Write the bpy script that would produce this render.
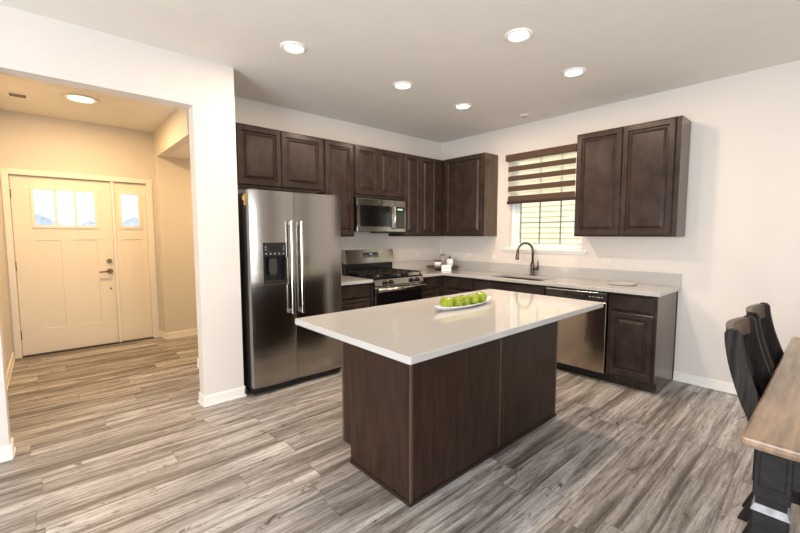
import bpy, bmesh, math, random
from mathutils import Vector, Matrix
random.seed(7)
for o in list(bpy.data.objects): bpy.data.objects.remove(o)
S = bpy.context.scene
COL = S.collection
PI = math.pi

# ------------------------------------------------------------------ camera
cd = bpy.data.cameras.new('camera'); cam = bpy.data.objects.new('camera', cd); COL.objects.link(cam)
cam.location = (4.0897, -4.4833, 1.4060)
cam.rotation_mode = 'XYZ'
cam.rotation_euler = (math.radians(90-4.57), math.radians(0.0344), math.radians(48.213))
cd.sensor_width = 36; cd.lens = 396.07/800*36; cd.clip_start = .02; cd.clip_end = 200
S.camera = cam

# ------------------------------------------------------------------ world, sun, area lights, exposure
w = bpy.data.worlds.new('world'); S.world = w; w.use_nodes = True
bg = w.node_tree.nodes['Background']; bg.inputs[0].default_value = (.88, .94, 1, 1); bg.inputs[1].default_value = 1.9
def sun(rot, e, col, ang=.03):
    l = bpy.data.lights.new('sun', 'SUN'); l.energy = e; l.color = col; l.angle = ang
    o = bpy.data.objects.new('sun', l); COL.objects.link(o); o.rotation_euler = rot
def area(name, loc, rot, sx, sy, e, col):
    l = bpy.data.lights.new(name, 'AREA'); l.shape = 'RECTANGLE'; l.size = sx; l.size_y = sy; l.energy = e; l.color = col
    o = bpy.data.objects.new(name, l); COL.objects.link(o); o.location = loc; o.rotation_euler = rot
    return o
sun((math.radians(48), 0, math.radians(20)), 1.5, (1, .93, .8))
DAY = (.92, .955, 1)
# daylight through the patio door and the windows of the dining side (behind and right of the camera)
area('patio_daylight', (3.6, -7.42, 1.15), (math.radians(112), 0, 0), 2.3, 2.0, 165, DAY)
area('window_daylight', (6.92, -3.2, 1.45), (math.radians(105), 0, math.radians(90)), 2.2, 1.4, 55, DAY)
S.view_settings.view_transform = 'Standard'; S.view_settings.look = 'None'
S.view_settings.gamma = 1; S.view_settings.use_curve_mapping = False
S.view_settings.exposure = 0.22
WARM = (1, .77, .56); WARMER = (1, .66, .30)

# ------------------------------------------------------------------ materials
def lin(r, g, b):
    f = lambda c: (c/255/12.92) if c/255 <= .04045 else ((c/255+.055)/1.055)**2.4
    return (f(r), f(g), f(b), 1)
def mat(name, col, rough=.5, metal=0, noise=None, bump=None, coat=0, emit=None, spec=.5, trans=0, ior=1.45):
    """noise=(scale xyz, amount) colour variation; bump=(scale xyz, strength, distance)"""
    m = bpy.data.materials.new(name); m.use_nodes = True; nt = m.node_tree
    b = nt.nodes['Principled BSDF']; N = nt.nodes.new; L = nt.links.new
    b.inputs['Base Color'].default_value = col; b.inputs['Roughness'].default_value = rough
    b.inputs['Metallic'].default_value = metal; b.inputs['Coat Weight'].default_value = coat
    b.inputs['Specular IOR Level'].default_value = spec; b.inputs['Coat Roughness'].default_value = .15
    b.inputs['Transmission Weight'].default_value = trans; b.inputs['IOR'].default_value = ior
    if emit: b.inputs['Emission Color'].default_value = emit[0]; b.inputs['Emission Strength'].default_value = emit[1]
    tc = N('ShaderNodeTexCoord')
    def tex(scale, detail=4):
        mp = N('ShaderNodeMapping'); mp.inputs['Scale'].default_value = scale; L(tc.outputs['Object'], mp.inputs[0])
        n = N('ShaderNodeTexNoise'); n.inputs['Scale'].default_value = 1; n.inputs['Detail'].default_value = detail
        n.inputs['Roughness'].default_value = .6
        L(mp.outputs[0], n.inputs['Vector']); return n
    if noise is None: noise = ((6, 6, 6), .04)
    n = tex(noise[0]); mx = N('ShaderNodeMix'); mx.data_type = 'RGBA'
    mr = N('ShaderNodeMapRange'); mr.inputs['From Min'].default_value = .3; mr.inputs['From Max'].default_value = .7
    L(n.outputs['Fac'], mr.inputs['Value']); L(mr.outputs[0], mx.inputs['Factor'])
    a = noise[1]
    mx.inputs['A'].default_value = (col[0]*(1-a), col[1]*(1-a), col[2]*(1-a), 1)
    mx.inputs['B'].default_value = (min(1, col[0]*(1+a)), min(1, col[1]*(1+a)), min(1, col[2]*(1+a)), 1)
    L(mx.outputs['Result'], b.inputs['Base Color'])
    if bump:
        n2 = tex(bump[0], 3); bp = N('ShaderNodeBump'); bp.inputs['Strength'].default_value = bump[1]; bp.inputs['Distance'].default_value = bump[2]
        L(n2.outputs['Fac'], bp.inputs['Height']); L(bp.outputs[0], b.inputs['Normal'])
    return m
M = {}
M['wall'] = mat('wall_paint', lin(220, 214, 207), .75, noise=((3, 3, 3), .01), bump=((90, 90, 90), .12, .001))
M['foyer_wall'] = M['wall']
M['ceiling'] = mat('ceiling_paint', lin(232, 228, 222), .9, noise=((5, 5, 5), .015), bump=((55, 55, 55), .35, .002))
M['trim'] = mat('white_trim_paint', lin(240, 236, 230), .4, noise=((3, 3, 3), .01))
M['doorpaint'] = mat('white_door_paint', lin(240, 232, 222), .45, noise=((3, 3, 3), .01))
M['plastic_white'] = mat('white_plastic', lin(224, 218, 210), .4)
M['wood'] = mat('espresso_stained_maple', lin(52, 41, 36), .27, noise=((11, 11, 6), .36), coat=.0, spec=.28, bump=((60, 60, 6), .08, .001))
M['wood_dark'] = mat('espresso_wood_dark_trim', lin(40, 30, 27), .5)  # darker wood tone for shoe moulding and scribe strip
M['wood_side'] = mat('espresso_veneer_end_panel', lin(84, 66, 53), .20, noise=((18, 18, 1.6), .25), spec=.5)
M['island_wood'] = mat('espresso_maple_island_panel', lin(52, 36, 28), .34, noise=((26, 26, 3), .45), spec=.28, bump=((70, 70, 5), .1, .001))
M['under'] = mat('cabinet_underside_maple', lin(190, 160, 125), .6, noise=((4, 20, 4), .1))
M['steel'] = mat('brushed_stainless_steel', lin(168, 163, 156), .17, 1, noise=((.6, .6, 200), .05), bump=((1.2, 1.2, 2.6), .22, .012))
M['steel_dw'] = mat('stainless_dishwasher_front', lin(180, 166, 152), .18, 1, noise=((200, 1, .8), .05), bump=((7, 1, .9), .25, .01))
M['steel_plain'] = mat('polished_stainless_steel', lin(205, 200, 192), .16, 1)
M['steel_dark'] = mat('dark_grey_painted_steel', lin(58, 55, 54), .45, .2)
M['edge_steel'] = mat('door_edge_painted_reflection', lin(190, 182, 172), .35, .6)  # pale colour stands in for the white wall reflected in the door sides
M['nickel'] = mat('brushed_dark_nickel', lin(104, 94, 84), .25, 1)
M['sink'] = mat('dark_composite_sink', lin(44, 40, 38), .4)
M['brass'] = mat('antique_nickel_lockset', lin(120, 100, 75), .3, 1)
M['panel_grey'] = mat('dark_stainless_control_strip', lin(66, 62, 58), .3, .6)
M['black'] = mat('black_plastic', lin(22, 21, 21), .35)
M['blackgloss'] = mat('black_glass', lin(14, 13, 13), .08, coat=.5)
M['iron'] = mat('cast_iron_grate', lin(34, 32, 31), .35)
M['enamel'] = mat('black_enamel_cooktop', lin(24, 23, 23), .15)
M['ceramic'] = mat('white_glazed_ceramic', lin(240, 240, 240), .15, coat=.3)
M['led'] = mat('green_display_digits', lin(150, 190, 180), .4, emit=(lin(170, 200, 195), .5))
M['lampglow'] = mat('recessed_lamp_lens', (1, .9, .78, 1), .5, emit=((1, .9, .78, 1), 6))
M['lampglow_foyer'] = mat('foyer_lamp_lens', (1, .85, .6, 1), .5, emit=((1, .84, .58, 1), 9))
M['yellow'] = mat('yellow_paper_tag', lin(240, 180, 30), .7)
M['blind'] = mat('brown_woven_blind_fabric', lin(84, 62, 49), .8, noise=((40, 40, 160), .15))
M['blind_dark'] = mat('dark_brown_blind_rail', lin(50, 32, 26), .6)
M['vinyl'] = mat('white_vinyl_window_frame', lin(235, 240, 236), .35)
M['muntin'] = mat('grey_window_grille', lin(130, 140, 138), .5)
M['traywood'] = mat('dark_walnut_tray', lin(82, 56, 44), .45, noise=((30, 8, 8), .3))
M['black_wood'] = mat('distressed_black_chair_wood', lin(40, 36, 34), .6, noise=((70, 70, 5), .85), bump=((70, 70, 6), .4, .003), spec=.2)
M['crest_wood'] = mat('worn_brown_crest_wood', lin(84, 68, 54), .38, noise=((14, 14, 14), .45))
M['table_black'] = mat('distressed_black_table_paint', lin(26, 24, 24), .5, noise=((22, 22, 60), .8), spec=.3)
M['pale_grey'] = mat('pale_grey_worn_highlight', lin(150, 150, 156), .45, noise=((40, 40, 40), .3))  # grey of keys and lettering; on table legs wear plus a painted highlight
M['siding'] = mat('pale_yellow_vinyl_siding', lin(238, 226, 190), .7)
M['roof'] = mat('grey_shingle_roof', lin(175, 182, 190), .9, noise=((2, 2, 2), .2))
M['house'] = mat('pale_grey_house_siding', lin(200, 205, 212), .8)
M['snow'] = mat('pale_outdoor_ground', lin(205, 210, 215), .9, noise=((.5, .5, .5), .1))
M['concrete'] = mat('concrete_walk', lin(190, 188, 184), .9)

def apple_mat():
    m = mat('green_apple_skin', lin(138, 154, 5), .2, noise=((18, 18, 18), .22), coat=.5); return m
M['apple'] = apple_mat()
M['stem'] = mat('apple_stem_brown', lin(80, 55, 25), .7)

def counter_mat():
    m = mat('speckled_white_quartz', lin(184, 182, 179), .07, noise=((140, 140, 140), .04), coat=.0, spec=.5); return m
M['quartz'] = counter_mat()

def glass_mat():
    m = bpy.data.materials.new('clear_window_glass'); m.use_nodes = True; nt = m.node_tree
    for n in list(nt.nodes): nt.nodes.remove(n)
    N = nt.nodes.new; L = nt.links.new
    o = N('ShaderNodeOutputMaterial'); t = N('ShaderNodeBsdfTransparent'); g = N('ShaderNodeBsdfGlossy'); g.inputs['Roughness'].default_value = .02
    t.inputs[0].default_value = (.96, .96, .96, 1)
    f = N('ShaderNodeFresnel'); f.inputs[0].default_value = 1.25; mx = N('ShaderNodeMixShader')
    L(f.outputs[0], mx.inputs[0]); L(t.outputs[0], mx.inputs[1]); L(g.outputs[0], mx.inputs[2]); L(mx.outputs[0], o.inputs[0]); return m
M['glass'] = glass_mat()
M['jar_glass'] = mat('clear_jar_glass', lin(235, 235, 228), .08, trans=.75)

def floor_mat():
    m = bpy.data.materials.new('grey_rustic_plank_floor'); m.use_nodes = True; nt = m.node_tree
    b = nt.nodes['Principled BSDF']; N = nt.nodes.new; L = nt.links.new
    def math_(op, a, bb=None, c=None):
        n = N('ShaderNodeMath'); n.operation = op
        for i, v in enumerate((a, bb, c)):
            if v is None: continue
            if isinstance(v, (int, float)): n.inputs[i].default_value = v
            else: L(v, n.inputs[i])
        return n.outputs[0]
    geo = N('ShaderNodeNewGeometry'); sp = N('ShaderNodeSeparateXYZ'); L(geo.outputs['Position'], sp.inputs[0])
    W, LEN = .178, 1.22
    u = math_('DIVIDE', sp.outputs[0], W); row = math_('FLOOR', u); fu = math_('FRACT', u)
    wn = N('ShaderNodeTexWhiteNoise'); wn.noise_dimensions = '1D'; L(row, wn.inputs['W'])
    v = math_('ADD', math_('DIVIDE', sp.outputs[1], LEN), math_('MULTIPLY', wn.outputs['Value'], 7.3))
    colm = math_('FLOOR', v); fv = math_('FRACT', v)
    cb = N('ShaderNodeCombineXYZ'); L(row, cb.inputs[0]); L(colm, cb.inputs[1])
    pr = N('ShaderNodeTexWhiteNoise'); pr.noise_dimensions = '3D'; L(cb.outputs[0], pr.inputs['Vector'])
    pv = pr.outputs['Value']; pc = pr.outputs['Color']
    # per-plank shifted coordinates
    off = N('ShaderNodeVectorMath'); off.operation = 'SCALE'; L(pc, off.inputs[0]); off.inputs['Scale'].default_value = 37
    ad = N('ShaderNodeVectorMath'); ad.operation = 'ADD'; L(geo.outputs['Position'], ad.inputs[0]); L(off.outputs[0], ad.inputs[1])
    def noise(scale, detail, rough, dist=0):
        mp = N('ShaderNodeMapping'); mp.inputs['Scale'].default_value = scale; L(ad.outputs[0], mp.inputs[0])
        n = N('ShaderNodeTexNoise'); n.inputs['Scale'].default_value = 1; n.inputs['Detail'].default_value = detail
        n.inputs['Roughness'].default_value = rough; n.inputs['Distortion'].default_value = dist; L(mp.outputs[0], n.inputs['Vector']); return n.outputs['Fac']
    broad = noise((7, .55, 1), 5, .62, .8); mid = noise((26, 1.3, 1), 5, .66, 1.0)       # broad streaks along the plank
    grain = noise((95, 4.5, 1), 5, .75, .8)      # fine grain
    knots = noise((10, 3.0, 1), 8, .80, 2.2)     # cracks and knots
    fine = noise((170, 30, 1), 2, .6)
    def ramp(x, a, bb):
        r = N('ShaderNodeMapRange'); L(x, r.inputs['Value']); r.inputs['From Min'].default_value = a; r.inputs['From Max'].default_value = bb; return r.outputs[0]
    tone = math_('ADD', math_('ADD', math_('MULTIPLY', ramp(broad, .34, .63), .47), math_('MULTIPLY', ramp(mid, .36, .62), .40)), math_('MULTIPLY', pv, .13))
    cr = N('ShaderNodeValToRGB'); L(tone, cr.inputs[0]); e = cr.color_ramp.elements
    e[0].position = .0; e[0].color = lin(72, 67, 63); e[1].position = 1; e[1].color = lin(218, 216, 215)
    k = e.new(.38); k.color = lin(130, 123, 117); k = e.new(.66); k.color = lin(176, 171, 167)
    g2 = N('ShaderNodeMix'); g2.data_type = 'RGBA'; g2.blend_type = 'MULTIPLY'; g2.inputs['Factor'].default_value = 1
    gc = N('ShaderNodeValToRGB'); L(grain, gc.inputs[0]); e = gc.color_ramp.elements
    e[0].position = .34; e[0].color = (.50, .47, .45, 1); e[1].position = .50; e[1].color = (1, 1, 1, 1)
    L(cr.outputs[0], g2.inputs['A']); L(gc.outputs[0], g2.inputs['B'])
    k2 = N('ShaderNodeMix'); k2.data_type = 'RGBA'; k2.blend_type = 'MULTIPLY'
    kc = N('ShaderNodeValToRGB'); L(knots, kc.inputs[0]); e = kc.color_ramp.elements
    e[0].position = .365; e[0].color = (.20, .17, .15, 1); e[1].position = .425; e[1].color = (1, 1, 1, 1)
    k2.inputs['Factor'].default_value = .9; L(g2.outputs['Result'], k2.inputs['A']); L(kc.outputs[0], k2.inputs['B'])
    f2 = N('ShaderNodeMix'); f2.data_type = 'RGBA'; f2.blend_type = 'MULTIPLY'; f2.inputs['Factor'].default_value = 1
    fc = N('ShaderNodeMapRange'); L(fine, fc.inputs['Value']); fc.inputs['From Min'].default_value = .3; fc.inputs['From Max'].default_value = .7
    fc.inputs['To Min'].default_value = .84; fc.inputs['To Max'].default_value = 1.1
    L(k2.outputs['Result'], f2.inputs['A']); L(fc.outputs[0], f2.inputs['B'])
    # seams
    s1 = math_('MINIMUM', fu, math_('SUBTRACT', 1, fu)); s2 = math_('MINIMUM', fv, math_('SUBTRACT', 1, fv))
    d = math_('MINIMUM', math_('MULTIPLY', s1, W), math_('MULTIPLY', s2, LEN))
    sm = N('ShaderNodeMapRange'); L(d, sm.inputs['Value']); sm.inputs['From Min'].default_value = .0004; sm.inputs['From Max'].default_value = .0026
    sm.inputs['To Min'].default_value = .45; sm.inputs['To Max'].default_value = 1
    fm = N('ShaderNodeMix'); fm.data_type = 'RGBA'; fm.blend_type = 'MULTIPLY'; fm.inputs['Factor'].default_value = 1
    L(f2.outputs['Result'], fm.inputs['A']); L(sm.outputs[0], fm.inputs['B'])
    L(fm.outputs['Result'], b.inputs['Base Color'])
    b.inputs['Roughness'].default_value = .42
    bp = N('ShaderNodeBump'); bp.inputs['Strength'].default_value = .25; bp.inputs['Distance'].default_value = .002
    hs = math_('ADD', math_('MULTIPLY', grain, .6), sm.outputs[0]); L(hs, bp.inputs['Height']); L(bp.outputs[0], b.inputs['Normal'])
    return m
M['floor'] = floor_mat()

def table_mat():
    m = mat('brown_plank_table_top', lin(140, 114, 94), .33, noise=((1.2, 26, 10), .30), coat=.2, bump=((60, 4, 4), .1, .001))
    return m
M['table_top'] = mat('brown_plank_table_top', lin(146, 122, 99), .30, noise=((34, 3, 10), .42), coat=.2, bump=((90, 8, 8), .12, .001))

# ------------------------------------------------------------------ mesh helpers
class MB:
    def __init__(s): s.bm = bmesh.new(); s.mi = 0
    def _m(s, faces):
        for f in faces:
            if f.is_valid: f.material_index = s.mi
    def box(s, x0, x1, y0, y1, z0, z1, bev=0, seg=2):
        before = set(s.bm.faces)
        r = bmesh.ops.create_cube(s.bm, size=1)
        for v in r['verts']:
            v.co = ((x0+x1)/2+v.co.x*abs(x1-x0), (y0+y1)/2+v.co.y*abs(y1-y0), (z0+z1)/2+v.co.z*abs(z1-z0))
        if bev:
            es = list({e for v in r['verts'] for e in v.link_edges})
            bmesh.ops.bevel(s.bm, geom=es, offset=bev, segments=seg, profile=.5, affect='EDGES')
        s._m(set(s.bm.faces)-before); return s
    def prism(s, poly, axis, a, b, bev=0):
        """poly: 2D points in the plane perpendicular to axis (x: (y,z), y: (x,z), z: (x,y))"""
        before = set(s.bm.faces)
        def P(p, t): return {'x': (t, p[0], p[1]), 'y': (p[0], t, p[1]), 'z': (p[0], p[1], t)}[axis]
        A = [s.bm.verts.new(P(p, a)) for p in poly]; B = [s.bm.verts.new(P(p, b)) for p in poly]
        n = len(poly); fs = [s.bm.faces.new(A), s.bm.faces.new(B[::-1])]
        for i in range(n): fs.append(s.bm.faces.new((A[i], B[i], B[(i+1) % n], A[(i+1) % n])))
        if bev: bmesh.ops.bevel(s.bm, geom=[e for e in {e for f in fs for e in f.edges}], offset=bev, segments=2, affect='EDGES')
        fs = list(set(s.bm.faces)-before)
        bmesh.ops.recalc_face_normals(s.bm, faces=fs); s._m(fs); return s
    def tube(s, pts, r, n=12, sq=None):
        """round (or flat: sq=(a,b) half sizes) bar swept along pts; r number or list"""
        before = set(s.bm.faces)
        pts = [Vector(p) for p in pts]; rs = r if isinstance(r, (list, tuple)) else [r]*len(pts)
        t0 = (pts[1]-pts[0]).normalized(); up = Vector((0, 0, 1)) if abs(t0.z) < .9 else Vector((1, 0, 0))
        nx = t0.cross(up).normalized(); rings = []
        for i, p in enumerate(pts):
            t = (pts[min(i+1, len(pts)-1)]-pts[max(i-1, 0)]).normalized()
            nx = (nx-t*nx.dot(t)).normalized(); ny = t.cross(nx)
            ring = []
            for k in range(n):
                a = 2*PI*k/n; c, q = math.cos(a), math.sin(a)
                ring.append(s.bm.verts.new(p+(nx*c+ny*q)*rs[i]))
            rings.append(ring)
        fs = [s.bm.faces.new(rings[0][::-1]), s.bm.faces.new(rings[-1])]
        for a, b in zip(rings, rings[1:]):
            for k in range(n): fs.append(s.bm.faces.new((a[k], a[(k+1) % n], b[(k+1) % n], b[k])))
        for f in fs[2:]: f.smooth = True
        bmesh.ops.recalc_face_normals(s.bm, faces=fs); s._m(fs); return s
    def cyl(s, p0, p1, r0, r1=None, n=24): return s.tube([p0, p1], [r0, r0 if r1 is None else r1], n)
    def lathe(s, prof, c=(0, 0, 0), n=32, smooth=True):
        rings = []; fs = []
        for r, z in prof:
            if r < 1e-6: rings.append([s.bm.verts.new((c[0], c[1], c[2]+z))]); continue
            rings.append([s.bm.verts.new((c[0]+r*math.cos(2*PI*k/n), c[1]+r*math.sin(2*PI*k/n), c[2]+z)) for k in range(n)])
        for a, b in zip(rings, rings[1:]):
            for k in range(n):
                j = (k+1) % n
                if len(a) == 1 and len(b) == 1: continue
                if len(a) == 1: f = (a[0], b[j], b[k])
                elif len(b) == 1: f = (a[k], a[j], b[0])
                else: f = (a[k], a[j], b[j], b[k])
                fs.append(s.bm.faces.new(f))
        for f in fs: f.smooth = smooth
        bmesh.ops.recalc_face_normals(s.bm, faces=fs); s._m(fs); return s
    def rings(s, x0, x1, z0, z1, prof, yb=0):
        """front panel facing -y: prof = [(inset, protrusion)], starts at the back"""
        rr = []; fs = []
        for ins, d in prof:
            rr.append([s.bm.verts.new(p) for p in ((x0+ins, yb-d, z0+ins), (x1-ins, yb-d, z0+ins), (x1-ins, yb-d, z1-ins), (x0+ins, yb-d, z1-ins))])
        for a, b in zip(rr, rr[1:]):
            for k in range(4): fs.append(s.bm.faces.new((a[k], a[(k+1) % 4], b[(k+1) % 4], b[k])))
        fs.append(s.bm.faces.new(rr[-1])); fs.append(s.bm.faces.new(rr[0][::-1])); s._m(fs); return s
    def build(s, name, mats, parent=None, loc=None):
        me = bpy.data.meshes.new(name); s.bm.to_mesh(me); s.bm.free()
        o = bpy.data.objects.new(name, me); COL.objects.link(o)
        for k in (mats if isinstance(mats, (list, tuple)) else [mats]): me.materials.append(M[k])
        if parent: o.parent = parent
        if loc: o.location = loc
        return o
def tag(o, label=None, cat=None, group=None, kind=None):
    if label: o['label'] = label
    if cat: o['category'] = cat
    if group: o['group'] = group
    if kind: o['kind'] = kind
    return o
def thing(name, label, cat, loc=(0, 0, 0), rz=0, group=None):
    o = bpy.data.objects.new(name, None); COL.objects.link(o); o.empty_display_size = .1
    o.location = loc; o.rotation_euler = (0, 0, rz); return tag(o, label, cat, group)
def copy_tree(o, parent=None):
    c = o.copy(); COL.objects.link(c); c.parent = parent
    for ch in list(o.children): copy_tree(ch, c)
    return c
def struct(mb, name, m): return tag(mb.build(name, m), kind='structure')

# ------------------------------------------------------------------ room shell
H = 2.77
XE, YS = 7.0, -7.5          # far ends of the dining side
PX0, PX1 = .54, .672        # partition towards the foyer
JR, JL = -3.577, -4.72      # its opening
PE = -3.258                 # partition end at the fridge
FD = -2.13                  # front door wall
FL = -4.83                  # foyer left wall
mb = MB(); mb.box(-2.25, XE+.1, YS-.1, .15, -.1, 0); struct(mb, 'floor', 'floor')
mb = MB(); mb.box(-2.25, XE+.1, YS-.1, .15, H, H+.1); struct(mb, 'ceiling', 'ceiling')
# window wall (y=0) with its opening
WX0, WX1, WZ0, WZ1 = 1.20, 2.135, 1.235, 2.40
mb = MB()
mb.box(-.12, WX0, 0, .15, 0, H).box(WX1, XE+.1, 0, .15, 0, H).box(WX0, WX1, 0, .15, 0, WZ0).box(WX0, WX1, 0, .15, WZ1, H)
struct(mb, 'wall_right', 'wall')
mb = MB(); mb.box(-.12, 0, PE, 0, 0, H); struct(mb, 'wall_back', 'wall')
# block beside the foyer and partition with the wide opening
mb = MB()
mb.box(-.45, PX0, -3.325, PE, 0, H)
mb.box(PX0, PX1, JR, PE, 0, H).box(PX0, PX1, YS, JL, 0, H).box(PX0, PX1, JL, JR, 2.407, H, 0)
struct(mb, 'wall_left', 'wall')
# foyer
mb = MB(); DY0, DY1 = -4.751, -3.441
mb.box(FD-.12, FD, FL, DY0, 0, H).box(FD-.12, FD, DY1, -3.34, 0, H).box(FD-.12, FD, DY0, DY1, 2.10, H)
mb.box(FD-.12, -1.93, -3.34, -1.5, 0, H)
struct(mb, 'wall_foyer_front', 'foyer_wall')
mb = MB(); mb.box(FD-.12, PX0, FL-.1, FL, 0, H); struct(mb, 'wall_foyer_left', 'foyer_wall')
mb = MB(); mb.box(-1.93, -.45, -3.34, -3.24, 2.43, H).box(-.45, -.38, PE, -1.5, 0, H).box(-1.93, -.38, -1.5, -1.4, 0, H)
struct(mb, 'wall_foyer_right', 'foyer_wall')
mb = MB(); mb.box(-1.93, -.45, -3.24, -1.5, 2.43, 2.50); struct(mb, 'ceiling_side_hall', 'ceiling')
# unseen dining side walls with a window and a patio door opening
mb = MB()
mb.box(XE, XE+.1, YS, 0, 0, .75).box(XE, XE+.1, YS, 0, 2.15, H).box(XE, XE+.1, YS, -4.3, .75, 2.15).box(XE, XE+.1, -2.1, 0, .75, 2.15)
struct(mb, 'wall_east', 'wall')
mb = MB()
mb.box(PX1, 2.45, YS-.1, YS, 0, H).box(4.75, XE, YS-.1, YS, 0, H).box(2.45, 4.75, YS-.1, YS, 2.15, H)
struct(mb, 'wall_south', 'wall')

def baseboard(name, segs, h=.082, t=.013):
    mb = MB()
    for ax, a, b, c, sgn in segs:   # along axis from a to b, wall plane at c, projecting sgn
        for th, z0, z1 in ((t, 0, h), (t+.006, 0, .018), (t*.6, h, h+.008)):
            d0, d1 = sorted((c, c+sgn*th))
            if ax == 'x': mb.box(a, b, d0, d1, z0, z1, .0015, 1)
            else: mb.box(d0, d1, a, b, z0, z1, .0015, 1)
    return struct(mb, name, 'trim')
baseboard('baseboard_right', [('x', 3.062, XE, 0, -1)])
baseboard('baseboard_left', [('y', JR-.013, PE+.013, PX1, 1), ('x', PX0, PX1, JR, -1), ('x', PX0, PX1+.013, PE, 1),
                             ('y', YS, JL+.013, PX1, 1), ('x', PX0, PX1, JL, 1), ('x', -.463, PX0, -3.325, -1)])
baseboard('baseboard_foyer', [('y', -3.385, -3.34, FD, 1), ('x', FD, -1.917, -3.34, -1), ('y', -3.34, -1.5, -1.93, 1), ('x', FD, PX0, FL, 1)])

# ------------------------------------------------------------------ front door and sidelight (facing +x): local x -> world +y, local -y -> world +x
R90 = PI/2
def at_wall_x(o, x, y, z=0): o.location = (x, y, z); o.rotation_euler = (0, 0, R90); return o
def pane_frame(mb, x0, x1, z0, z1, w, d, y0=0):
    mb.box(x0-w, x1+w, y0-d, y0, z1, z1+w, .002).box(x0-w, x1+w, y0-d, y0, z0-w, z0, .002)
    mb.box(x0-w, x0, y0-d, y0, z0, z1, .002).box(x1, x1+w, y0-d, y0, z0, z1, .002)
# door: local x 0 = world y -4.748
D0 = -4.748
def yl(y): return y-D0
def slab(mb, w, h, opening, panels, yf=0, th=.045):
    """door leaf facing -y: core set back, raised stiles and rails round the recessed panels and the glazed opening"""
    x0, x1, z0, z1 = opening; yc = yf+.007
    mb.box(0, w, yc, yf+th, .012, z0).box(0, w, yc, yf+th, z1, h).box(0, x0, yc, yf+th, z0, z1).box(x1, w, yc, yf+th, z0, z1)
    pz0, pz1 = panels[0][2], panels[0][3]; b = .0025
    mb.box(0, w, yf, yc, .012, pz0, b, 1).box(0, w, yf, yc, pz1, z0, b, 1).box(0, w, yf, yc, z1, h, b, 1)
    mb.box(0, x0, yf, yc, z0, z1, b, 1).box(x1, w, yf, yc, z0, z1, b, 1)
    xs = [0]+[v for p in panels for v in (p[0], p[1])]+[w]
    for k in range(0, len(xs), 2): mb.box(xs[k], xs[k+1], yf, yc, pz0, pz1, b, 1)
mb = MB(); dw_ = .915
ox0, ox1, oz0, oz1 = yl(-4.555), yl(-4.005), 1.52, 1.93
slab(mb, dw_, 2.075, (ox0, ox1, oz0, oz1), [(yl(-4.565), yl(-4.345), .30, 1.345), (yl(-4.225), yl(-4.0), .30, 1.345)])
door = tag(at_wall_x(mb.build('door_1', 'doorpaint'), FD-.03, D0), kind='structure')
mb = MB(); pane_frame(mb, ox0, ox1, oz0, oz1, .034, .012)
for k in (1, 2):
    xm = ox0+(ox1-ox0)*k/3; mb.box(xm-.014, xm+.014, -.008, .03, oz0, oz1, .002)
mb.build('glazing_frame', 'trim', door)
mb = MB(); mb.box(ox0, ox1, .018, .024, oz0, oz1); mb.build('pane', 'glass', door)
mb = MB(); mb.cyl((yl(-3.885), 0, 1.075), (yl(-3.885), -.022, 1.075), .030, .026).box(yl(-3.885)-.005, yl(-3.885)+.005, -.036, -.022, 1.06, 1.09, .002)
mb.build('deadbolt', 'brass', door)
mb = MB(); c = yl(-3.885); mb.cyl((c, 0, .945), (c, -.014, .945), .034, .03).cyl((c, -.014, .945), (c, -.055, .945), .012)
mb.tube([(c, -.055, .945), (c-.05, -.06, .945), (c-.115, -.055, .941)], [.011, .010, .008]); mb.build('door_handle', 'brass', door)
mb = MB(); mb.cyl((c, 0, .722), (c, -.006, .722), .011); mb.build('door_stop', 'brass', door)
for z in (.25, 1.05, 1.87):
    mb = MB(); mb.box(-.004, .004, -.010, .03, z-.05, z+.05).cyl((0, -.010, z-.05), (0, -.010, z+.05), .005); mb.build('hinge', 'steel_dark', door)
# sidelight
mb = MB(); s0 = -3.80; sx = lambda y: y-s0
slab(mb, .345, 2.075, (sx(-3.725), sx(-3.545), 1.52, 1.93), [(sx(-3.735), sx(-3.525), .30, 1.345)])
sl = tag(at_wall_x(mb.build('window_2', 'doorpaint'), FD-.03, s0), kind='structure')
mb = MB(); pane_frame(mb, sx(-3.725), sx(-3.545), 1.52, 1.93, .034, .012); mb.build('glazing_frame', 'trim', sl)
mb = MB(); mb.box(sx(-3.725), sx(-3.545), .018, .024, 1.52, 1.93); mb.build('pane', 'glass', sl)
mb = MB()   # jambs, mullion, head and casing
mb.box(FD-.11, FD, -3.832, -3.802, .012, 2.08).box(FD-.11, FD-.078, DY0, DY1, 2.06, 2.1).box(FD-.11, FD, DY0, DY1, 2.081, 2.1).box(FD-.11, FD-.077, DY0, DY0+.02, 0, 2.1)
mb.box(FD-.002, FD+.016, DY0-.06, DY0, 0, 2.14, .003).box(FD-.002, FD+.016, DY1, DY1+.06, 0, 2.14, .003).box(FD-.002, FD+.017, DY0-.0, DY1, 2.085, 2.142, .003)
mb.box(FD-.11, FD, -3.454, -3.441, 0, 2.1)
struct(mb, 'trim_1', 'trim')
mb = MB(); mb.box(FD-.11, FD+.01, DY0, DY1, 0, .011, .002); struct(mb, 'trim_2', 'steel_dark')
# switch on the jog of the foyer wall
mb = MB(); mb.box(-2.075, -2.005, -3.346, -3.3401, 1.14, 1.255, .002).box(-2.046, -2.034, -3.352, -3.344, 1.185, 1.21, .001)
tag(mb.build('light_switch', 'plastic_white'), 'small white light switch on the foyer wall right of the sidelight', 'light switch')

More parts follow.
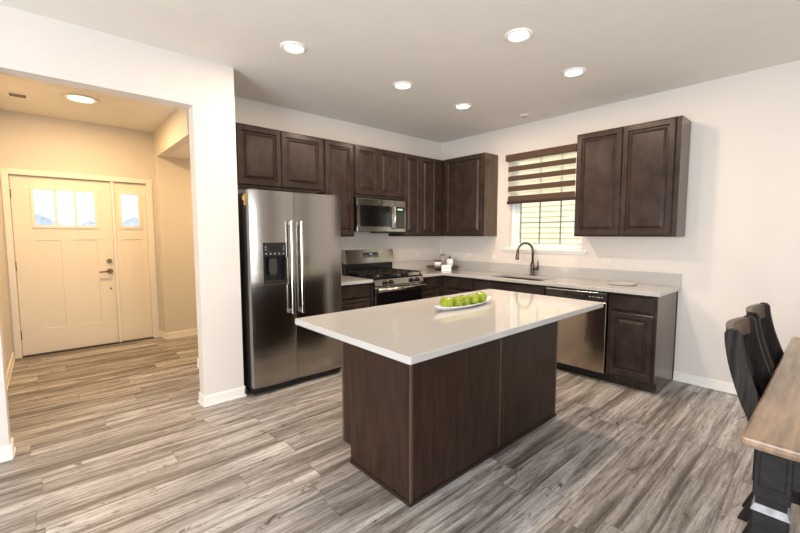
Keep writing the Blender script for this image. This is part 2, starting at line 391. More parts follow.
# ------------------------------------------------------------------ kitchen window
mb = MB(); fy0, fy1 = .05, .11
mb.box(WX0, WX0+.05, fy0, fy1, WZ0, WZ1, .003).box(WX1-.03, WX1, fy0, fy1, WZ0, WZ1, .003)
mb.box(WX0+.05, WX1-.03, fy0, fy1, WZ0, WZ0+.05, .003).box(WX0+.05, WX1-.03, fy0, fy1, WZ1-.05, WZ1, .003)
mb.box(WX0+.05, WX1-.03, fy0+.01, fy1, 1.83, 1.87, .003)
win = struct(mb, 'window_1', 'vinyl')
gx0, gx1, gz0, gz1 = 1.305, 2.105, 1.295, 1.83
mb = MB(); mb.box(WX0+.05, gx0, fy0+.012, fy1-.01, WZ0+.05, gz1, .002).box(gx0, gx1, fy0+.012, fy1-.01, WZ0+.05, gz0, .002)
mb.build('window_frame', 'vinyl', win)
mb = MB(); mb.box(gx0, gx0+.012, .075, .087, gz0, gz1)
for k in (1, 2):
    x = gx0+(gx1-gx0)*k/3; mb.box(x-.007, x+.007, .075, .087, gz0, WZ1-.05)
for z in (1.558, 2.12): mb.box(gx0 if z < 1.8 else WX0+.05, gx1, .075, .087, z-.007, z+.007)
mb.build('muntin', 'muntin', win)
mb = MB(); mb.box(WX0+.05, gx1, .088, .093, WZ0+.05, WZ1-.05); mb.build('pane', 'glass', win)
mb = MB(); mb.box(WX0-.075, WX1+.06, -.028, fy0+.01, WZ0-.024, WZ0+.003, .003).box(WX0-.06, WX1+.05, -.012, 0, WZ0-.052, WZ0-.024, .003)
mb.build('window_sill', 'trim', win)
# zebra blind
bl = thing('window_blind', 'brown and white striped zebra roller blind half lowered over the sink window', 'window blind', (1.170, -.002, 1.794))
BW = .878
mb = MB(); mb.box(0, BW+.018, -.080, 0, .536, .614, .006); mb.build('valance', 'blind', bl)
for a, b in ((.404, .466), (.286, .347), (.157, .221), (.036, .098)):
    mb = MB(); mb.box(.028, BW+.012, -.052, -.050, a, b); mb.build('fabric_band', 'blind', bl)
mb = MB(); mb.box(.020, BW+.016, -.062, -.036, .0, .036, .006); mb.build('bottom_rail', 'blind_dark', bl)
def sheer():
    m = bpy.data.materials.new('white_sheer_fabric'); m.use_nodes = True; nt = m.node_tree
    for n in list(nt.nodes): nt.nodes.remove(n)
    N = nt.nodes.new; L = nt.links.new
    o = N('ShaderNodeOutputMaterial'); t = N('ShaderNodeBsdfTransparent'); g = N('ShaderNodeBsdfTranslucent'); g.inputs[0].default_value = (.95, .95, .92, 1)
    mx = N('ShaderNodeMixShader'); mx.inputs[0].default_value = .3; L(t.outputs[0], mx.inputs[1]); L(g.outputs[0], mx.inputs[2]); L(mx.outputs[0], o.inputs[0]); return m
M['sheer'] = sheer()
for a, b in ((.466, .536), (.347, .404), (.221, .286), (.098, .157)):
    mb = MB(); mb.box(.030, BW+.010, -.0515, -.0505, a, b); mb.build('sheer_band', 'sheer', bl)

# ------------------------------------------------------------------ cabinets
DOOR = [(0, 0), (0, .015), (.005, .020), (.046, .020), (.050, .012), (.056, .005), (.064, .005), (.086, .0175), (.089, .0185)]
DRAWER = [(0, 0), (0, .012), (.005, .016), (.010, .020), (.012, .020)]
DRAWER2 = [(0, 0), (0, .016), (.004, .020), (.030, .020), (.036, .012), (.042, .012), (.056, .018), (.058, .018)]
def cabinet(label, loc, rz, w, depth, z0, z1, fronts, toe=0, cat='cabinet', name='wall_cabinet', group=None, endR=None, under=False, skin=False, hollow=False):
    """local: x 0..w, back at y=0, face at y=-depth. fronts: (kind,x0,x1,z0,z1)"""
    t = thing(name, label, cat, loc, rz, group); d = depth
    mb = MB()
    if hollow:
        mb.box(0, w, -d, -.002, z0+toe, z0+.62).box(0, .018, -d, -.002, z0+.62, z1).box(w-.018, w, -d, -.002, z0+.62, z1).box(.018, w-.018, -.02, -.002, z0+.62, z1).box(.018, w-.018, -d, -d+.02, z0+.62, z1).box(0, w, -d+.075, -.01, z0, z0+toe)
    elif toe:
        mb.box(0, w, -d, -.002, z0+toe, z1, .0015, 1); mb.box(.0, w, -d+.075, -.01, z0, z0+toe)
    else: mb.box(0, w, -d, -.002, z0, z1, .0015, 1)
    mb.build('cabinet_body', 'wood', t)
    for kind, a, b, c, e in fronts:
        mb = MB(); mb.rings(a, b, c, e, {'door': DOOR, 'drawer': DRAWER, 'drawer2': DRAWER2}[kind], -d-.0005)
        mb.build('door' if kind == 'door' else 'drawer_front', 'wood', t)
    if skin:
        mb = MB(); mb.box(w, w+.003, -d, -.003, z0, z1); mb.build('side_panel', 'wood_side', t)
    if under:
        mb = MB(); mb.box(.02, w-.02, -d+.02, -.02, z0-.002, z0+.001); mb.build('underside_panel', 'under', t)
    return t
ZB, ZT = 1.388, 2.442; UD = .29; g = .004
def uloc(y): return (0, y, 0)
GU = 'dark wall cabinets over the appliances'
def two(w, z0, z1, r=.02, mid=None, rr=None, c=.003):
    m = mid if mid else w/2; rr = r if rr is None else rr
    return [('door', r, m-c, z0+.012, z1-.012), ('door', m+c, w-rr, z0+.012, z1-.012)]
cabinet('dark brown wall cabinet with two short doors directly above the refrigerator', uloc(-3.245), R90, 1.047, UD, 1.87, ZT, two(1.047, 1.87, ZT, r=.125, mid=.558, rr=.02), name='wall_cabinet', under=True)
cabinet('narrow tall dark wall cabinet with one door right of the refrigerator', uloc(-2.196), R90, .394, UD, ZB, ZT, [('door', .015, .376, ZB+.012, ZT-.012)], under=True)
cabinet('dark wall cabinet with two short doors directly above the microwave', uloc(-1.80), R90, .762, UD, 1.866, ZT, two(.762, 1.866, ZT, .015, mid=.351), under=True)
cabinet('dark wall cabinet with two narrow full-height doors right of the microwave', uloc(-1.036), R90, 1.034, UD, ZB, ZT, [('door', .015, .300, ZB+.012, ZT-.012), ('door', .306, .612, ZB+.012, ZT-.012)], under=True)
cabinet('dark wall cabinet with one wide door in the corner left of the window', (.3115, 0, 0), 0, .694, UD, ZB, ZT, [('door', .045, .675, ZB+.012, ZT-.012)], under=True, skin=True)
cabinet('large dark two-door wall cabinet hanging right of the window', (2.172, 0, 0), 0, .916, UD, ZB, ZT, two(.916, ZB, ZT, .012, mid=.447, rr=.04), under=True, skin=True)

CT, CB = .914, .880; BD = .597; TOE = .105
DRW = (.722, .862); DRD = (.118, .700)
def bcab(label, loc, rz, w, fronts, name='base_cabinet', hollow=False):
    return cabinet(label, loc, rz, w, BD, 0, CB-.002, fronts, toe=TOE, name=name, hollow=hollow)
bcab('dark base cabinet with drawers between the refrigerator and the gas range', (0, -2.29, 0), R90, .484,
     [('drawer', .02, .466, *DRW), ('drawer2', .02, .466, .42, .705), ('drawer2', .02, .466, .118, .405)])
bcab('dark corner base cabinet right of the gas range under the tray', (0, -1.033, 0), R90, 1.030,
     [('drawer', .015, .36, *DRW), ('door', .015, .36, *DRD)])
bcab('dark base cabinet left of the sink beside the inner corner', (.600, 0, 0), 0, .498,
     [('drawer', .07, .485, *DRW), ('door', .07, .485, *DRD)])
# sink base: false drawer front and two doors
bcab('wide dark sink base cabinet below the sink and faucet', (1.100, 0, 0), 0, .942,
     [('drawer', .012, .93, *DRW), ('door', .012, .468, *DRD), ('door', .474, .93, *DRD)], hollow=True)
ec = bcab('dark end base cabinet right of the dishwasher with one drawer and door', (2.660, 0, 0), 0, .396,
     [('drawer', .024, .375, *DRW), ('door', .024, .375, *DRD)])
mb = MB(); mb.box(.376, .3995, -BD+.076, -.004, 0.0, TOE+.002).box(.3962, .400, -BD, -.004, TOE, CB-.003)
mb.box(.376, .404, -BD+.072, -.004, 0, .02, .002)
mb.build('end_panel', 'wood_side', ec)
mb = MB(); mb.box(.3998, .4035, -.026, -.004, .02, CB-.003); mb.build('scribe_strip', 'wood_dark', ec)

# ------------------------------------------------------------------ countertops
CF = .644
def rects_to_slab(mb, x0, x1, y0, y1): mb.box(x0, x1, y0, y1, CB, CT, .003)
ct = thing('countertop', 'long white quartz countertop running in an L from the range past the sink', 'countertop', (0, 0, CB))
SX0, SX1, SY0, SY1 = 1.28, 1.95, -.57, -.165
mb = MB()
def poly_slab(mb, outer, hole, z0, z1, bev=.004):
    bm = mb.bm; vs = [bm.verts.new((p[0], p[1], z1)) for p in outer]; es = [bm.edges.new((vs[i], vs[(i+1) % len(vs)])) for i in range(len(vs))]
    if hole:
        hv = [bm.verts.new((p[0], p[1], z1)) for p in hole]; es += [bm.edges.new((hv[i], hv[(i+1) % len(hv)])) for i in range(len(hv))]
    r = bmesh.ops.triangle_fill(bm, use_beauty=True, edges=es); fs = [f for f in r['geom'] if isinstance(f, bmesh.types.BMFace)]
    bmesh.ops.dissolve_limit(bm, angle_limit=.01, verts=list(bm.verts), edges=list(bm.edges))
    fs = list(bm.faces); ex = bmesh.ops.extrude_face_region(bm, geom=fs)
    nv = [v for v in ex['geom'] if isinstance(v, bmesh.types.BMVert)]
    for v in nv: v.co.z = z0
    bmesh.ops.recalc_face_normals(bm, faces=list(bm.faces))
    if bev:
        ed = [e for e in bm.edges if len(e.link_faces) == 2 and e.calc_face_angle(0) > 1.2]
        bmesh.ops.bevel(bm, geom=ed, offset=bev, segments=3, profile=.5, affect='EDGES')
def rrect(x0, x1, y0, y1, r, n=5):
    out = []
    for cx, cy, a in ((x1-r, y1-r, 0), (x0+r, y1-r, 90), (x0+r, y0+r, 180), (x1-r, y0+r, 270)):
        for k in range(n+1):
            t = math.radians(a+90*k/n); out.append((cx+r*math.cos(t), cy+r*math.sin(t)))
    return out
poly_slab(mb, [(.002, -.002), (3.083, -.002), (3.083, -CF), (CF, -CF), (CF, -1.034), (.002, -1.034)], rrect(SX0, SX1, SY0, SY1, .03), 0, CT-CB, .003)
mb.build('slab', 'quartz', ct)
mb = MB(); mb.box(.024, 3.083, -.022, -.002, CT-CB, 1.035-CB, .002).box(.002, .024, -1.034, -.002, CT-CB, 1.035-CB, .002); mb.build('backsplash', 'quartz', ct)
ct2 = thing('countertop', 'short white quartz countertop between the refrigerator and the range', 'countertop', (0, -2.29, CB))
mb = MB(); mb.box(.002, CF, 0, .487, 0, CT-CB, .003); mb.build('slab', 'quartz', ct2)
mb = MB(); mb.box(.002, .024, 0, .487, CT-CB, 1.035-CB, .002); mb.build('backsplash', 'quartz', ct2)

# ------------------------------------------------------------------ sink and faucet
mb = MB(); z0 = CB-.21
o_ = rrect(SX0-.012, SX1+.012, SY0-.012, SY1+.012, .04); i_ = rrect(SX0-.002, SX1+.002, SY0-.002, SY1+.002, .032); b_ = rrect(SX0+.03, SX1-.03, SY0+.03, SY1-.03, .03)
bm = mb.bm
R1 = [bm.verts.new((*p, CB-.002)) for p in o_]; R2 = [bm.verts.new((*p, CB-.002)) for p in i_]; R3 = [bm.verts.new((*p, z0)) for p in b_]
R4 = [bm.verts.new((*p, z0-.003)) for p in b_]; R5 = [bm.verts.new((*p, CB-.005)) for p in o_]
n = len(o_)
for a, b in ((R1, R2), (R2, R3), (R5, R1), (R4, R5)):
    for k in range(n): bm.faces.new((a[k], a[(k+1) % n], b[(k+1) % n], b[k]))
bm.faces.new(R3); bm.faces.new(R4[::-1])
for v in bm.verts: v.co -= Vector((1.615, -.3675, z0))
bmesh.ops.recalc_face_normals(bm, faces=list(bm.faces))
sk = mb.build('sink', 'sink', None, (1.615, -.3675, z0)); tag(sk, 'undermount sink basin set into the countertop below the window', 'sink')
mb = MB(); mb.lathe([(0, .001), (.02, .001), (.04, .006), (.045, .003), (.045, 0), (0, 0)]); mb.build('drain', 'steel_plain', sk, (0, 0, .0015))
fa = thing('faucet', 'tall brushed gooseneck faucet with side lever behind the sink', 'faucet', (1.59, -.095, CT), 0)
mb = MB(); mb.lathe([(0, 0), (.028, 0), (.028, .012), (.024, .02), (.024, .13), (.020, .145), (.0165, .16), (0, .16)]); mb.build('faucet_body', 'nickel', fa)
dx, dy = -.10, -.17
pts = [(0, 0, .15), (0, 0, .29)]
for k in range(1, 15):
    a = PI*k/15*1.08; r = .10; q = r-r*math.cos(a); f_ = q/.2
    pts.append((dx*f_, dy*f_, .29+r*1.02*math.sin(a)))
mb = MB(); mb.tube(pts, .0135, 14); mb.build('spout', 'nickel', fa)
p = Vector(pts[-1]); dv = (Vector(pts[-1])-Vector(pts[-2])).normalized()
mb = MB(); mb.tube([p-dv*.01, p+dv*.03, p+dv*.085, p+dv*.095], [.0165, .019, .023, .021], 16); mb.build('spray_head', 'nickel', fa)
mb = MB(); mb.cyl((.015, 0, .085), (.075, -.005, .085), .018, .019).tube([(.068, -.005, .085), (.082, -.012, .12), (.078, -.02, .175)], [.011, .009, .007]); mb.build('faucet_lever', 'nickel', fa)

# ------------------------------------------------------------------ dishwasher
dwt = thing('dishwasher', 'stainless steel dishwasher below the counter between sink and end cabinets', 'dishwasher', (2.046, 0, 0))
dwid = .610
mb = MB(); mb.box(.004, dwid-.004, -.56, -.01, .10, CB-.004).box(.004, dwid-.004, -.52, -.01, 0, .10); mb.build('dishwasher_body', 'black', dwt)
mb = MB(); mb.box(.004, dwid-.004, -.622, -.562, .098, .772, .006); mb.build('door', 'steel_dw', dwt)
mb = MB(); mb.box(.004, dwid-.004, -.618, -.562, .776, .848, .004).box(.004, dwid-.004, -.622, -.600, .836, .860, .003); mb.mi = 1; mb.box(.004, dwid-.004, -.625, -.601, .8485, .861, .003)
cp = mb.build('control_panel', ['panel_grey', 'steel_plain'], dwt)
mb = MB(); mb.box(.20, .42, -.6275, -.618, .806, .832, .003); mb.build('door_handle', 'blackgloss', cp)
for k, x in enumerate((.445, .475, .505, .53, .556)):
    mb = MB(); mb.box(x, x+.012, -.6195, -.6178, .812, .820); mb.build('button', 'plastic_white', cp)

# ------------------------------------------------------------------ refrigerator
FH = 1.787
fr = thing('refrigerator', 'stainless side-by-side refrigerator with ice dispenser left of the range', 'refrigerator', (0, -3.200, 0), R90)
FW = .905; fm = .407
mb = MB(); mb.box(0, FW, -.692, -.03, .045, FH-.02, .004).box(.02, FW-.02, -.70, -.1, 0, .045); mb.build('fridge_body', 'steel_dark', fr)
mb = MB(); mb.box(.004, FW-.004, -.735, -.70, .015, .068, .004)
for k in range(14): mb.box(.06+k*.057, .10+k*.057, -.739, -.734, .028, .056, .001)
mb.build('base_grille', 'black', fr)
def fdoor(name, x0, x1, hole=None):
    # gently bowed door front
    mb = MB(); bm = mb.bm; n = 14
    f = lambda x: -.758-.014*(1-((x-(x0+x1)/2)/((x1-x0)/2))**2)
    zs = [.072, FH]
    def column(xa, xb, za, zb, k):
        xs = [xa+(xb-xa)*i/k for i in range(k+1)]
        A = [(x, f(x)) for x in xs]; poly = [(x0 if False else xa, -.697)]+A+[(xb, -.697)]
        mb.prism(poly, 'z', za, zb)
    if not hole: column(x0, x1, zs[0], zs[1], n)
    else:
        a, b, c, d = hole
        column(x0, a, *zs, 5); column(b, x1, *zs, 5); column(a, b, zs[0], c, 7); column(a, b, d, zs[1], 7)
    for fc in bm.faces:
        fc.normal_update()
        if fc.normal.x < -.9: fc.material_index = 1  # side faces take the painted reflection tone
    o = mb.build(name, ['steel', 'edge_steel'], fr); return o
hole = (.106, .318, .985, 1.340)
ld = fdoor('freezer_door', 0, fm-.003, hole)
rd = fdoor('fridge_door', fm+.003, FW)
for px_, pr_ in ((fm-.048, ld), (fm+.048, rd)):
    mb = MB(); mb.box(px_-.014, px_+.014, -.818, -.798, .69, 1.535, .007, 3)
    for z in (.715, 1.51): mb.box(px_-.012, px_+.012, -.802, -.762, z-.020, z+.020, .004)
    mb.build('door_handle', 'steel_plain', pr_)
# dispenser
a, b, c, d = hole
mb = MB(); mb.box(a, b, -.772, -.70, 1.215, d, .004); mb.mi = 1
dp = mb.build('dispenser_panel', ['black', 'steel_dark'], ld)
mb = MB(); mb.box(a, b, -.705, -.700, c, 1.215).box(a, a+.012, -.770, -.70, c, 1.215).box(b-.012, b, -.770, -.70, c, 1.215).box(a, b, -.775, -.70, c, c+.02, .003)
mb.build('dispenser_recess', 'black', ld)
mb = MB(); mb.prism([(a-.012, c-.022), (b+.012, c-.022), (b+.012, 1.21), (b, 1.21), (b, c), (a, c), (a, 1.0), (a-.012, 1.0)], 'y', -.777, -.760); mb.build('dispenser_trim', 'steel_plain', ld)
mb = MB(); xc = (a+b)/2-.012; mb.prism([(xc-.032, 1.20), (xc+.032, 1.20), (xc+.04, 1.10), (xc+.028, 1.055), (xc-.028, 1.055), (xc-.04, 1.10)], 'y', -.757, -.73, .003); mb.build('dispenser_paddle', 'steel_dark', ld)
mb = MB(); mb.box(xc-.035, xc+.045, -.7732, -.7715, 1.275, 1.312); mb.build('display', 'blackgloss', dp)
for k in range(5):
    mb = MB(); mb.cyl((a+.025+k*.040, -.7715, 1.242), (a+.025+k*.040, -.774, 1.242), .007, n=12); mb.build('button', 'pale_grey', dp)
for k in range(2):
    for s in (0, 1):
        mb = MB(); mb.cyl((a+.022+s*.165, -.7715, 1.28+k*.022), (a+.022+s*.165, -.774, 1.28+k*.022), .006, n=12); mb.build('button', 'pale_grey', dp)
def emblem(parent, c, r, n_=20):
    """round dark badge with a curled script monogram ring, facing -y"""
    mb = MB(); mb.cyl((c[0], c[1], c[2]), (c[0], c[1]-.003, c[2]), r, n=24); e = mb.build('emblem', 'steel_dark', parent)
    mb = MB(); y = c[1]-.004
    ring = [(c[0]+r*.86*math.cos(t*2*PI/24), y, c[2]+r*.86*math.sin(t*2*PI/24)) for t in range(25)]
    mb.tube(ring, r*.06, 6)
    g_ = [(c[0]+r*(-.22+.30*math.cos(t)), y, c[2]+r*(.08+.42*math.sin(t))) for t in [.5+k*.42 for k in range(14)]]
    mb.tube(g_, r*.08, 6)
    e_ = [(c[0]+r*(.36+.24*math.cos(t)), y, c[2]+r*(.22+.22*math.sin(t))) for t in [.2+k*.4 for k in range(11)]]
    mb.tube(e_, r*.08, 6)
    e_ = [(c[0]+r*(.36+.26*math.cos(t)), y, c[2]+r*(-.22+.24*math.sin(t))) for t in [1.6+k*.4 for k in range(10)]]
    mb.tube(e_, r*.08, 6)
    mb.build('monogram', 'steel_plain', e)
emblem(rd, (.815, -.766, 1.70), .016)
for x in (.03, FW-.09):
    mb = MB(); mb.box(x, x+.06, -.74, -.62, FH-.02, FH+.012, .004); mb.build('hinge_cover', 'steel_dark', fr)
mb = MB(); mb.box(-.003, -.0005, -.69, -.655, 1.66, 1.755); lb = mb.build('tag', 'yellow', fr); lb['label'] = 'yellow paper tag'
mb = MB(); mb.box(-.003, -.0005, -.655, -.62, 1.705, 1.74); mb.build('tape', 'plastic_white', fr)

# ------------------------------------------------------------------ microwave
mw = thing('microwave', 'stainless over-the-range microwave with black glass door under the wall cabinet', 'microwave', (0, -1.797, 1.445), R90)
W_ = .756; MH = .385
mb = MB(); mb.box(0, W_, -.3090, -.004, .0, MH+.03, .003); mb.mi = 0; mb.build('microwave_body', 'black', mw)
mb = MB(); dwx = .590
mb.box(0, dwx, -.3420, -.3100, .0, .062, .004).box(0, dwx, -.3420, -.3100, MH-.078, MH, .004).box(0, .04, -.3420, -.3100, .062, MH-.078).box(.515, dwx, -.3420, -.3100, .062, MH-.078)
md = mb.build('door', 'steel', mw)
mb = MB(); mb.box(.038, .517, -.3425, -.3140, .060, MH-.076, .002); mb.build('door_window', 'blackgloss', md)
mb = MB(); mb.tube([(.548, -.3540, .035), (.548, -.3780, .06), (.548, -.3820, .18), (.548, -.3780, .30), (.548, -.3540, .325)], .012, 12)
for z in (.04, .32): mb.box(.537, .559, -.3600, -.3380, z-.014, z+.014, .003)
mb.build('door_handle', 'steel_plain', md)
mb = MB(); mb.box(dwx+.003, W_, -.3420, -.3100, 0, .040, .003).box(dwx+.003, W_, -.3420, -.3100, MH-.078, MH, .003).box(W_-.014, W_, -.3420, -.3100, .04, MH-.078); mb.build('side_frame', 'steel', mw)
mb = MB(); mb.box(dwx+.003, W_-.014, -.3400, -.3100, .04, MH-.078, .002); cp = mb.build('control_panel', 'blackgloss', mw)
mb = MB(); mb.box(dwx+.03, W_-.045, -.3408, -.3395, MH-.118, MH-.098); mb.build('display', 'led', cp)
for r_ in range(5):
    for k in range(3):
        mb = MB(); x = dwx+.028+k*.038; z = .065+r_*.036; mb.box(x, x+.026, -.3415, -.3395, z, z+.020, .001); mb.build('button', 'nickel', cp)
emblem(md, (.33, -.3420, MH-.036), .013)
mb = MB(); mb.box(.40, .74, -.33, -.06, -.016, 0, .003); mb.build('vent_filter', 'black', mw)

# ------------------------------------------------------------------ gas range
rg = thing('gas_range', 'stainless freestanding gas range with black grates below the microwave', 'range', (0, -1.799, 0), R90)
RW = .758
mb = MB(); mb.box(0, RW, -.62, -.02, .03, .905, .003).box(.03, RW-.03, -.58, -.05, 0, .03); mb.build('range_body', 'steel_dark', rg)
mb = MB(); mb.box(-.0, RW, -.655, -.085, .905, .922, .004); ck = mb.build('cooktop', 'enamel', rg)
mb = MB(); mb.prism([(-.655, .835), (-.672, .84), (-.660, .905), (-.62, .905), (-.62, .835)], 'x', 0, RW, .002); pn = mb.build('knob_panel', 'steel', rg)
for f_ in (.145, .212, .70, .80) if False else (.145, .235, .555, .65):
    x = f_; z = .870
    mb = MB(); mb.cyl((x, -.664, z), (x, -.672, z), .026, .026).cyl((x, -.672, z), (x, -.700, z-.004), .021, .018).box(x-.004, x+.004, -.706, -.698, z-.018, z+.014, .001)
    mb.build('knob', 'black', pn)
mb = MB(); mb.box(.004, RW-.004, -.662, -.622, .19, .835-.006, .005); od = mb.build('oven_door', 'steel', rg)
mb = MB(); mb.box(.03, RW-.03, -.6645, -.660, .25, .755, .002); mb.build('oven_window', 'blackgloss', od)
mb = MB(); mb.tube([(.012, -.712, .795), (RW-.012, -.712, .795)], .021, 14)
for x in (.045, RW-.045): mb.box(x-.013, x+.013, -.714, -.660, .782, .810, .003)
mb.build('door_handle', 'steel_plain', od)
mb = MB(); mb.box(.004, RW-.004, -.660, -.622, .035, .18, .005); mb.build('storage_drawer', 'steel', rg)
bgd = MB(); bgd.box(0.0, RW, -.088, -.012, .905, 1.06, .003); bg_ = bgd.build('backguard', 'enamel', rg)
mb = MB(); mb.prism([(-.122, 1.052), (-.03, 1.052), (-.03, 1.222), (-.092, 1.222)], 'x', 0, RW, .004); bp_ = mb.build('backguard_panel', 'steel', bg_)
sl_ = lambda z: -.118+(z-1.075)*(.026/.147)
mb = MB(); mb.prism([(sl_(1.125)-.0015, 1.125), (sl_(1.185)-.0015, 1.185), (sl_(1.185)+.003, 1.185), (sl_(1.125)+.003, 1.125)], 'x', .26, .50); cp = mb.build('display', 'blackgloss', bg_)
def slanted(x0, x1, za, zb, m, nm):
    mb = MB(); mb.prism([(sl_(za)-.003, za), (sl_(zb)-.003, zb), (sl_(zb)-.001, zb), (sl_(za)-.001, za)], 'x', x0, x1)
    return mb
slanted(.362, .398, 1.160, 1.170, 0, 0).build('clock_digits', 'led', bg_)
for k in range(6):
    x = .275+k*.036
    for z in (1.134, 1.148):
        mbb = MB(); mbb.prism([(sl_(z)-.003, z), (sl_(z+.006)-.003, z+.006), (sl_(z+.006)-.001, z+.006), (sl_(z)-.001, z)], 'x', x, x+.016); mbb.build('touch_key', 'pale_grey', bg_)
# burners and grates
for x, y, r in ((.16, -.22, .035), (.16, -.50, .045), (.60, -.22, .035), (.60, -.50, .045), (.38, -.36, .05)):
    mb = MB(); mb.lathe([(0, .0), (r+.012, 0), (r+.012, .006), (r, .008), (r, .018), (r*.6, .022), (0, .022)], (x, y, .9225), 20); mb.build('burner', 'iron', ck)
for x0, x1 in ((.018, .258), (.262, .496), (.500, .740)):
    mb = MB(); y0, y1, zt, h = -.640, -.10, .965, .012
    for x in (x0+.006, x1-.006, (x0+x1)/2): mb.box(x-.006, x+.006, y0, y1, zt-h, zt, .002)
    for y in (y0+.006, y0+.135, (y0+y1)/2, y1-.135, y1-.006): mb.box(x0, x1, y-.006, y+.006, zt-h, zt, .002)
    for x in (x0+.006, x1-.006):
        for y in (y0+.006, y1-.006, (y0+y1)/2): mb.box(x-.006, x+.006, y-.006, y+.006, .922, zt-h, .001)
    mb.build('grate', 'iron', ck)

# ------------------------------------------------------------------ kitchen island
jx0, jx1, jy0, jy1, jm = 2.048, 2.669, -3.143, -1.600, -2.347
isl = thing('kitchen_island', 'dark brown panelled kitchen island cabinet in the middle of the room', 'kitchen island', ((jx0+jx1)/2, (jy0+jy1)/2, 0))
ox, oy = (jx0+jx1)/2, (jy0+jy1)/2
L_ = lambda x: x-ox
K_ = lambda y: y-oy
IB = .880
mb = MB(); mb.box(L_(jx0+.02), L_(jx1-.006), K_(jy0+.012), K_(jy1-.012), TOE, IB-.001).box(L_(jx0+.09), L_(jx1-.006), K_(jy0+.012), K_(jy1-.012), 0, TOE)
mb.build('cabinet_body', 'island_wood', isl)
# end panels with toe notch
for ya, yb in ((jy0, jy0+.012), (jy1-.012, jy1)):
    mb = MB(); mb.prism([(L_(jx0), .11), (L_(jx0+.085), .11), (L_(jx0+.085), 0), (L_(jx1-.006), 0), (L_(jx1-.006), IB-.001), (L_(jx0), IB-.001)], 'y', K_(ya), K_(yb))
    mb.build('end_panel', 'island_wood', isl)
for ya, yb in ((jy0+.012, jm-.002), (jm+.002, jy1-.012)):
    mb = MB(); mb.box(L_(jx1-.006), L_(jx1), K_(ya), K_(yb), 0, IB-.001, .001); mb.build('back_panel', 'island_wood', isl)
for ya, yb in ((jy0-.004, jy0+.014), (jm-.008, jm+.008), (jy1-.014, jy1+.003)):
    mb = MB(); mb.box(L_(jx1-.006), L_(jx1+(.002 if ya > jy0 and yb < jy1 else .004)), K_(ya), K_(yb), 0, IB-.001, .0015); mb.build('corner_trim', 'wood_side', isl)
mb = MB(); mb.box(L_(jx0-.001), L_(jx0+.016), K_(jy0-.002), K_(jy0+.012), .11, IB-.002)
mb.build('edge_strip', 'wood_side', isl)
mb = MB(); mb.box(L_(jx0+.085), L_(jx1+.008), K_(jy0-.010), K_(jy0), 0, .018, .003).box(L_(jx1), L_(jx1+.010), K_(jy0-.01), K_(jy1+.008), 0, .018, .003).box(L_(jx0+.085), L_(jx1+.008), K_(jy1), K_(jy1+.010), 0, .018, .003)
mb.build('shoe_moulding', 'wood_dark', isl)
for k in range(3):   # doors facing the range
    ya = jy0+.03+k*.497; yb = ya+.485
    mb = MB(); mb.rings(0, yb-ya, .118, .70, DOOR, 0); o = mb.build('door', 'island_wood', isl); o.location = (L_(jx0+.0195), K_(yb), 0); o.rotation_euler = (0, 0, -R90)
    mb = MB(); mb.rings(0, yb-ya, .722, .862, DRAWER, 0); o = mb.build('drawer_front', 'island_wood', isl); o.location = (L_(jx0+.0195), K_(yb), 0); o.rotation_euler = (0, 0, -R90)
ix0, ix1, iy0, iy1 = 1.954, 2.952, -3.413, -1.473
mb = MB(); cx_, cy_ = (ix0+ix1)/2, (iy0+iy1)/2
poly_slab(mb, rrect(ix0-cx_, ix1-cx_, iy0-cy_, iy1-cy_, .012), None, 0, CT-IB, .004)
tag(mb.build('island_countertop', 'quartz', None, (cx_, cy_, IB)), 'white quartz slab with polished edges topping the kitchen island', 'countertop')

# ------------------------------------------------------------------ apples on the dish
dc = Vector((2.384, -2.365, CT))
mb = MB(); bm = mb.bm
def boat(ls, ws, z, lift=0, n=40):
    out = []
    for k in range(n):
        t = 2*PI*k/n; c, s_ = math.cos(t), math.sin(t)
        y = ls*math.copysign(abs(s_)**.85, s_); x = ws*math.copysign(abs(c)**1.0, c)*(1-.45*abs(y/ls)**2.2)
        out.append(bm.verts.new((x, y, z+lift*abs(y/ls)**3)))
    return out
rg_ = [boat(.20, .035, 0), boat(.235, .048, .006, .0), boat(.29, .070, .020, .014), boat(.300, .074, .024, .018), boat(.296, .070, .025, .017), boat(.27, .060, .018, .008), boat(.20, .036, .006)]
for a, b in zip(rg_, rg_[1:]):
    for k in range(40): f = bm.faces.new((a[k], a[(k+1) % 40], b[(k+1) % 40], b[k])); f.smooth = True
bm.faces.new(rg_[0][::-1]); bm.faces.new(rg_[-1]); bmesh.ops.recalc_face_normals(bm, faces=list(bm.faces))
dish = mb.build('serving_dish', 'ceramic', None, dc); tag(dish, 'long white boat-shaped ceramic dish on the island countertop', 'dish')
def apple_proto():
    mb = MB(); prof = []; R = .0425
    for k in range(0, 25):
        t = PI*k/24   # 0 bottom
        r = R*math.sin(t)*(1+.10*math.cos(PI-t)*1.0); z = -math.cos(t)*R*.93
        z += (.011*math.exp(-(r/.011)**2) if t < PI/2 else -.014*math.exp(-(r/.013)**2))
        prof.append((max(r, 0) if 0 < k < 24 else 0, z))
    zmin = min(z for r, z in prof)
    mb.lathe([(r, z-zmin) for r, z in prof], n=32)
    # five soft lobes
    for v in mb.bm.verts:
        a = math.atan2(v.co.y, v.co.x); s_ = 1+.02*math.cos(5*a); v.co.x *= s_; v.co.y *= s_
    o = mb.build('apple', 'apple'); top = prof[-1][1]-zmin
    mb = MB(); mb.tube([(0, 0, top-.002), (.002, .001, top+.008), (.004, .002, top+.014)], [.0013, .0013, .002], 8); mb.build('apple_stem', 'stem', o)
    return o
ap = apple_proto()
AL = ['green apple at the near left end of the dish row', 'green apple second from the left in the dish', 'green apple in the middle of the dish row',
      'green apple second from the right in the dish', 'green apple at the far right end of the dish row']
